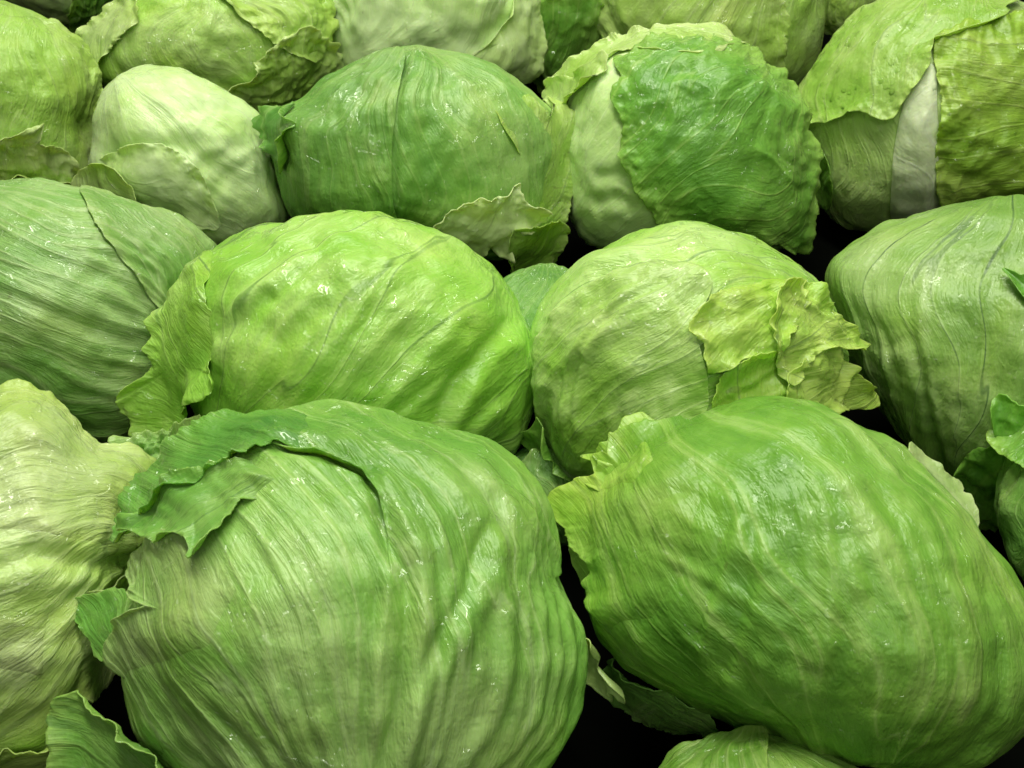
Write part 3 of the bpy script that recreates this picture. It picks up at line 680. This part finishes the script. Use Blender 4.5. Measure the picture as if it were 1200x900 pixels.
# ------------------------------------------------------------------ front row
h = Head('yellowish pale head with folded edges, at the lower left edge', (15, 690),
         [(-150, 690), (-120, 560), (-50, 490), (18, 466), (68, 482), (105, 520), (160, 545), (166, 600), (160, 660), (135, 720), (120, 790), (95, 850), (30, 900), (-80, 890), (-140, 800)],
         (-160, 760), sweeps=[([(-60, 560), (20, 530), (90, 560), (150, 590)], [(-60, 850), (30, 820), (80, 790), (125, 740)], 8, 1.0, 10)], seed=49, mat=m_left_low, tone=(.35, .45), warp=.3, pleat=2.4, pk=3.5, pm=.8, lump=4, grad=(0, -.1, 0), base_pale=.1,
         creases=[([(20, 645), (60, 660), (110, 665), (160, 650)], 3, 9, 'groove')])
h.leaf([(-90, 480), (-20, 466), (22, 466), (68, 480), (104, 518), (168, 540), (164, 600), (150, 645), (100, 655), (40, 640), (-40, 640), (-110, 600)], mat=m_left_low, tone=(.3, .45), off=1.2, lift=1.0, frill=1.4, jag=.025, edge=.1, elime=.15, nt=60, seed=4, sink=([(-60, 640), (40, 650), (110, 662)], 40))
h.leaf([(-60, 730), (0, 720), (60, 700), (110, 690), (140, 672), (176, 666), (172, 690), (140, 702), (130, 730), (120, 790), (80, 800), (0, 780)], c=(80, 738), mat=m_left_low, tone=(.35, .4), off=1, lift=2, frill=2.2, jag=.04, seed=5, sink=([(-60, 715), (0, 705), (80, 690), (60, 800), (0, 790)], 40))
h.leaf([(-20, 870), (30, 850), (80, 830), (110, 850), (100, 900), (30, 930)], mat=m_left_low, tone=(.6, .3), off=2, lift=3, frill=4)

h = Head('head peeking over the bottom edge under the front right head', (885, 1045),
         [(700, 1010), (735, 940), (790, 890), (850, 868), (905, 866), (960, 880), (1030, 920), (1075, 990), (1075, 1090), (1010, 1180), (880, 1210), (760, 1170), (705, 1090)],
         (885, 1230), seed=50, mat=m_front_r, tone=(.35, .4), pleat=2.5, dz=-.035, depth=.8)
h.leaf([(770, 900), (830, 873), (893, 866), (897, 905), (890, 960), (800, 960)], mat=m_front_r, tone=(.4, .4), off=1.2, lift=.8, frill=.8, jag=.02, sink=([(760, 900), (800, 970), (890, 965)], 40))

h = Head('big green head with veins sweeping across it, front right', (935, 690),
         [(690, 650), (698, 590), (730, 545), (775, 505), (840, 478), (905, 466), (970, 474), (1040, 512), (1100, 568), (1155, 632), (1200, 700), (1225, 790), (1200, 865), (1120, 905), (1010, 897), (885, 860), (795, 818), (718, 765), (690, 712)],
         (985, 930), seed=51, mat=m_front_r, tone=(.64, .42), tip=(560, 400), warp=.1, sweeps=[([(830, 800), (870, 690), (890, 590), (860, 500)], [(1170, 890), (1190, 760), (1110, 610), (960, 480)], 12, .8, 9), ([(940, 790), (860, 720), (760, 670), (710, 660)], [(960, 640), (860, 590), (790, 560), (740, 560)], 5, .5, 8)], limes=[(690, 600, 70, .5), (740, 540, 60, .3)], pleat=2.0, pk=4.0, pm=.6, lump=2.5, grad=(-.12, -.05, 0), base_pale=.1)
h.leaf([(668, 640), (690, 630), (720, 650), (720, 690), (705, 720), (690, 690)], mat=m_front_r, tone=(.15, .3), off=-2, lift=-1, frill=1, slope=1.0, base=(690, 600), edge=.1, label='pale leaf underside behind the ragged edge')
h.leaf([(666, 600), (688, 572), (735, 560), (725, 535), (700, 545), (740, 520), (775, 500), (800, 490), (850, 540), (860, 600), (840, 680), (800, 740), (760, 745), (730, 720), (712, 690), (716, 665), (700, 650), (686, 625)],
       c=(770, 620), mat=m_front_r, tone=(.55, .4), lift=2.0, lp=6, frill=2.2, ff=7, off=1.6, jag=.05, slope=.7, nt=64, edge=-.3, label='yellow-green leaf with a ragged left edge', bumps=[(670, 600, 24, 3)], sink=([(800, 480), (850, 530), (865, 600), (845, 685), (800, 745), (755, 750)], 60))
h.leaf([(698, 546), (722, 538), (742, 520), (766, 494), (790, 520), (800, 560), (770, 590), (735, 588), (705, 574), (726, 556)], mat=m_front_r_edge, tone=(.3, .35), lime=-.4, elime=0, lift=2.0, frill=2.5, off=2.6, sink=([(785, 500), (808, 560), (775, 600), (730, 600)], 32), jag=.05, edge=0, label='pale torn corner curling up')
h.leaf([(708, 745), (720, 738), (731, 748), (729, 775), (748, 795), (768, 802), (763, 812), (733, 800), (717, 785)], c=(725, 770), mat=m_pale, tone=(.7, .3), off=4, lift=2, frill=2, slope=.5, jag=.03, nt=20, label='thin pale strip curling off the lower left')
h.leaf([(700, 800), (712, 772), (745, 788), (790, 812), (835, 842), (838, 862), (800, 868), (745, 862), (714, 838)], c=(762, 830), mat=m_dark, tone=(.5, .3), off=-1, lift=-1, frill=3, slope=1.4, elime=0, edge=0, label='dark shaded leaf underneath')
h.leaf([(1062, 522), (1085, 530), (1108, 552), (1128, 560), (1140, 590), (1152, 615), (1140, 625), (1105, 585), (1070, 545)], mat=m_right, tone=(.35, .3), off=-4, lift=0, frill=2, slope=.8, jag=.08)

h = Head('largest head, swirled ribs and a dark rolled leaf on top, front left', (415, 735),
         [(140, 745), (158, 680), (180, 610), (232, 540), (300, 488), (395, 482), (490, 500), (585, 540), (636, 598), (655, 680), (688, 745), (680, 810), (655, 880), (600, 960), (500, 1005), (380, 1010), (270, 970), (200, 900), (155, 820)],
         (425, 985), seed=52, mat=m_front_l, tone=(.52, .38), tip=(95, 560), warp=.15, sweeps=[([(428, 930), (442, 800), (452, 690), (446, 622), (420, 575), (350, 553)], [(520, 960), (650, 830), (655, 690), (610, 590), (510, 520), (370, 494)], 15, 1.25, 9), ([(420, 930), (400, 800), (360, 700), (300, 640)], [(380, 950), (260, 850), (190, 770), (170, 720)], 7, .5, 9)], pleat=2.2, pk=3.6, pm=.5, lump=3, grad=(.08, .06, -.05), base_pale=.2, spots=[(460, 540, 110, .2), (290, 760, 110, -.25), (600, 780, 80, .1), (460, 880, 90, -.2)],
         creases=[([(325, 552), (385, 555), (428, 580), (446, 625), (448, 690)], 4.0, 9, 'groove'), ([(432, 905), (462, 800), (520, 700), (548, 620)], 1.6, 7, 'groove'), ([(448, 905), (480, 806), (538, 706), (566, 625)], 2.0, 12, 'ridge')])
h.leaf([(172, 692), (185, 655), (230, 640), (300, 640), (330, 700), (300, 770), (240, 790), (190, 800), (150, 770), (175, 730), (215, 712)], mat=m_front_l, tone=(.25, .4), off=1.2, lift=1.0, frill=1.2, jag=.02, elime=0, sink=([(300, 630), (335, 700), (300, 775), (240, 795), (180, 805)], 55))
h.leaf([(185, 640), (215, 610), (260, 580), (320, 565), (352, 598), (310, 612), (292, 645), (284, 660), (268, 674), (262, 655), (245, 648), (228, 655), (205, 642)], c=(262, 615), mat=m_front_l_dark, tone=(.45, .4), off=2.5, lift=3.5, lp=4, frill=3.5, jag=.06, base=(440, 560), edge=-.2, crumple=3, ck=3, nt=60, sink=([(320, 560), (356, 590), (330, 610)], 35), label='green ruffled leaf tip curling out of the roll')
h.leaf([(290, 505), (340, 484), (395, 480), (490, 500), (585, 540), (638, 598), (652, 670), (600, 695), (520, 705), (456, 695), (447, 640), (430, 592), (388, 562), (325, 556)], c=(500, 580), mat=m_front_l, tone=(.62, .35), off=1.4, lift=2.2, lp=6, frill=1.0, jag=.012, edge=.1, elime=0, nt=70,
       sink=([(290, 478), (395, 462), (500, 482), (600, 530), (655, 590), (672, 670), (600, 720), (520, 735), (445, 728)], 115), label='green wrapper leaf folded across the top')
h.leaf([(156, 608), (168, 575), (205, 552), (245, 525), (300, 488), (350, 490), (380, 520), (372, 548), (330, 556), (285, 572), (250, 596), (205, 618), (170, 648), (152, 652), (162, 628)], c=(290, 538), mat=m_front_l_dark, tone=(.55, .4), off=2.0, lift=2.2, lp=5, frill=2.6, fs=1.5, jag=.07, edge=0, elime=0, crumple=2.5, ck=3, nt=60,
       sink=([(300, 470), (365, 480), (395, 520), (385, 550)], 55), label='dark green ruffled end of the wrapper leaf')
h.leaf([(84, 712), (112, 702), (150, 692), (168, 712), (160, 760), (135, 768), (122, 742)], mat=m_front_l_dark, tone=(.6, .3), off=0, lift=1, frill=2, jag=.1, slope=.8, sink=([(170, 690), (172, 720), (160, 770)], 30))
h.leaf([(96, 828), (112, 806), (132, 800), (150, 815), (190, 840), (225, 870), (260, 930), (200, 960), (120, 960), (104, 900), (108, 850)], c=(165, 880), mat=m_front_l_dark, tone=(.75, .35), off=1, lift=5, lp=5, frill=3, jag=.04, slope=.4, edge=-.7, label='outer leaf with a curled pale rim at the lower left')

# ------------------------------------------------------------------ water drops
def drop_mesh():
    import bmesh
    bm = bmesh.new(); bmesh.ops.create_uvsphere(bm, u_segments=14, v_segments=9, radius=1.0)
    bmesh.ops.delete(bm, geom=[v for v in bm.verts if v.co.z < -.4], context='VERTS')
    for v in bm.verts:
        v.co.z = v.co.z * .35
    me = bpy.data.meshes.new('water_drop'); bm.to_mesh(me); bm.free()
    for p in me.polygons: p.use_smooth = True
    me.materials.append(water_material()); return me
DROP = drop_mesh()
bpy.context.view_layer.update()
dg = bpy.context.evaluated_depsgraph_get()
rs = np.random.RandomState(5)
def drops(n, box, sizes):
    k = 0
    while k < n:
        k += 1
        x = rs.uniform(box[0], box[2]); y = rs.uniform(box[1], box[3]); r = ray(x, y)
        hit, loc, nor, idx, ob, _ = scene.ray_cast(dg, Vector(CAM), Vector(r / np.linalg.norm(r)))
        if not hit or ob is None or ob.parent is None: continue
        o = bpy.data.objects.new('water_drop', DROP); col.objects.link(o)
        o.parent = ob.parent
        z = Vector(nor)
        sc = rs.uniform(*sizes) * 1e-3
        mw = Matrix.Translation(loc) @ z.to_track_quat('Z', 'Y').to_matrix().to_4x4() @ Matrix.Diagonal((sc * rs.uniform(.8, 1.2), sc * rs.uniform(.9, 1.4), sc, 1))
        o.matrix_parent_inverse = Matrix.Identity(4)
        o.matrix_local = Matrix.Translation(-Vector(ob.parent.location)) @ mw
drops(60, (950, 10, 1100, 130), (.5, 1.7))
drops(8, (1110, 60, 1195, 160), (.4, 1.0))
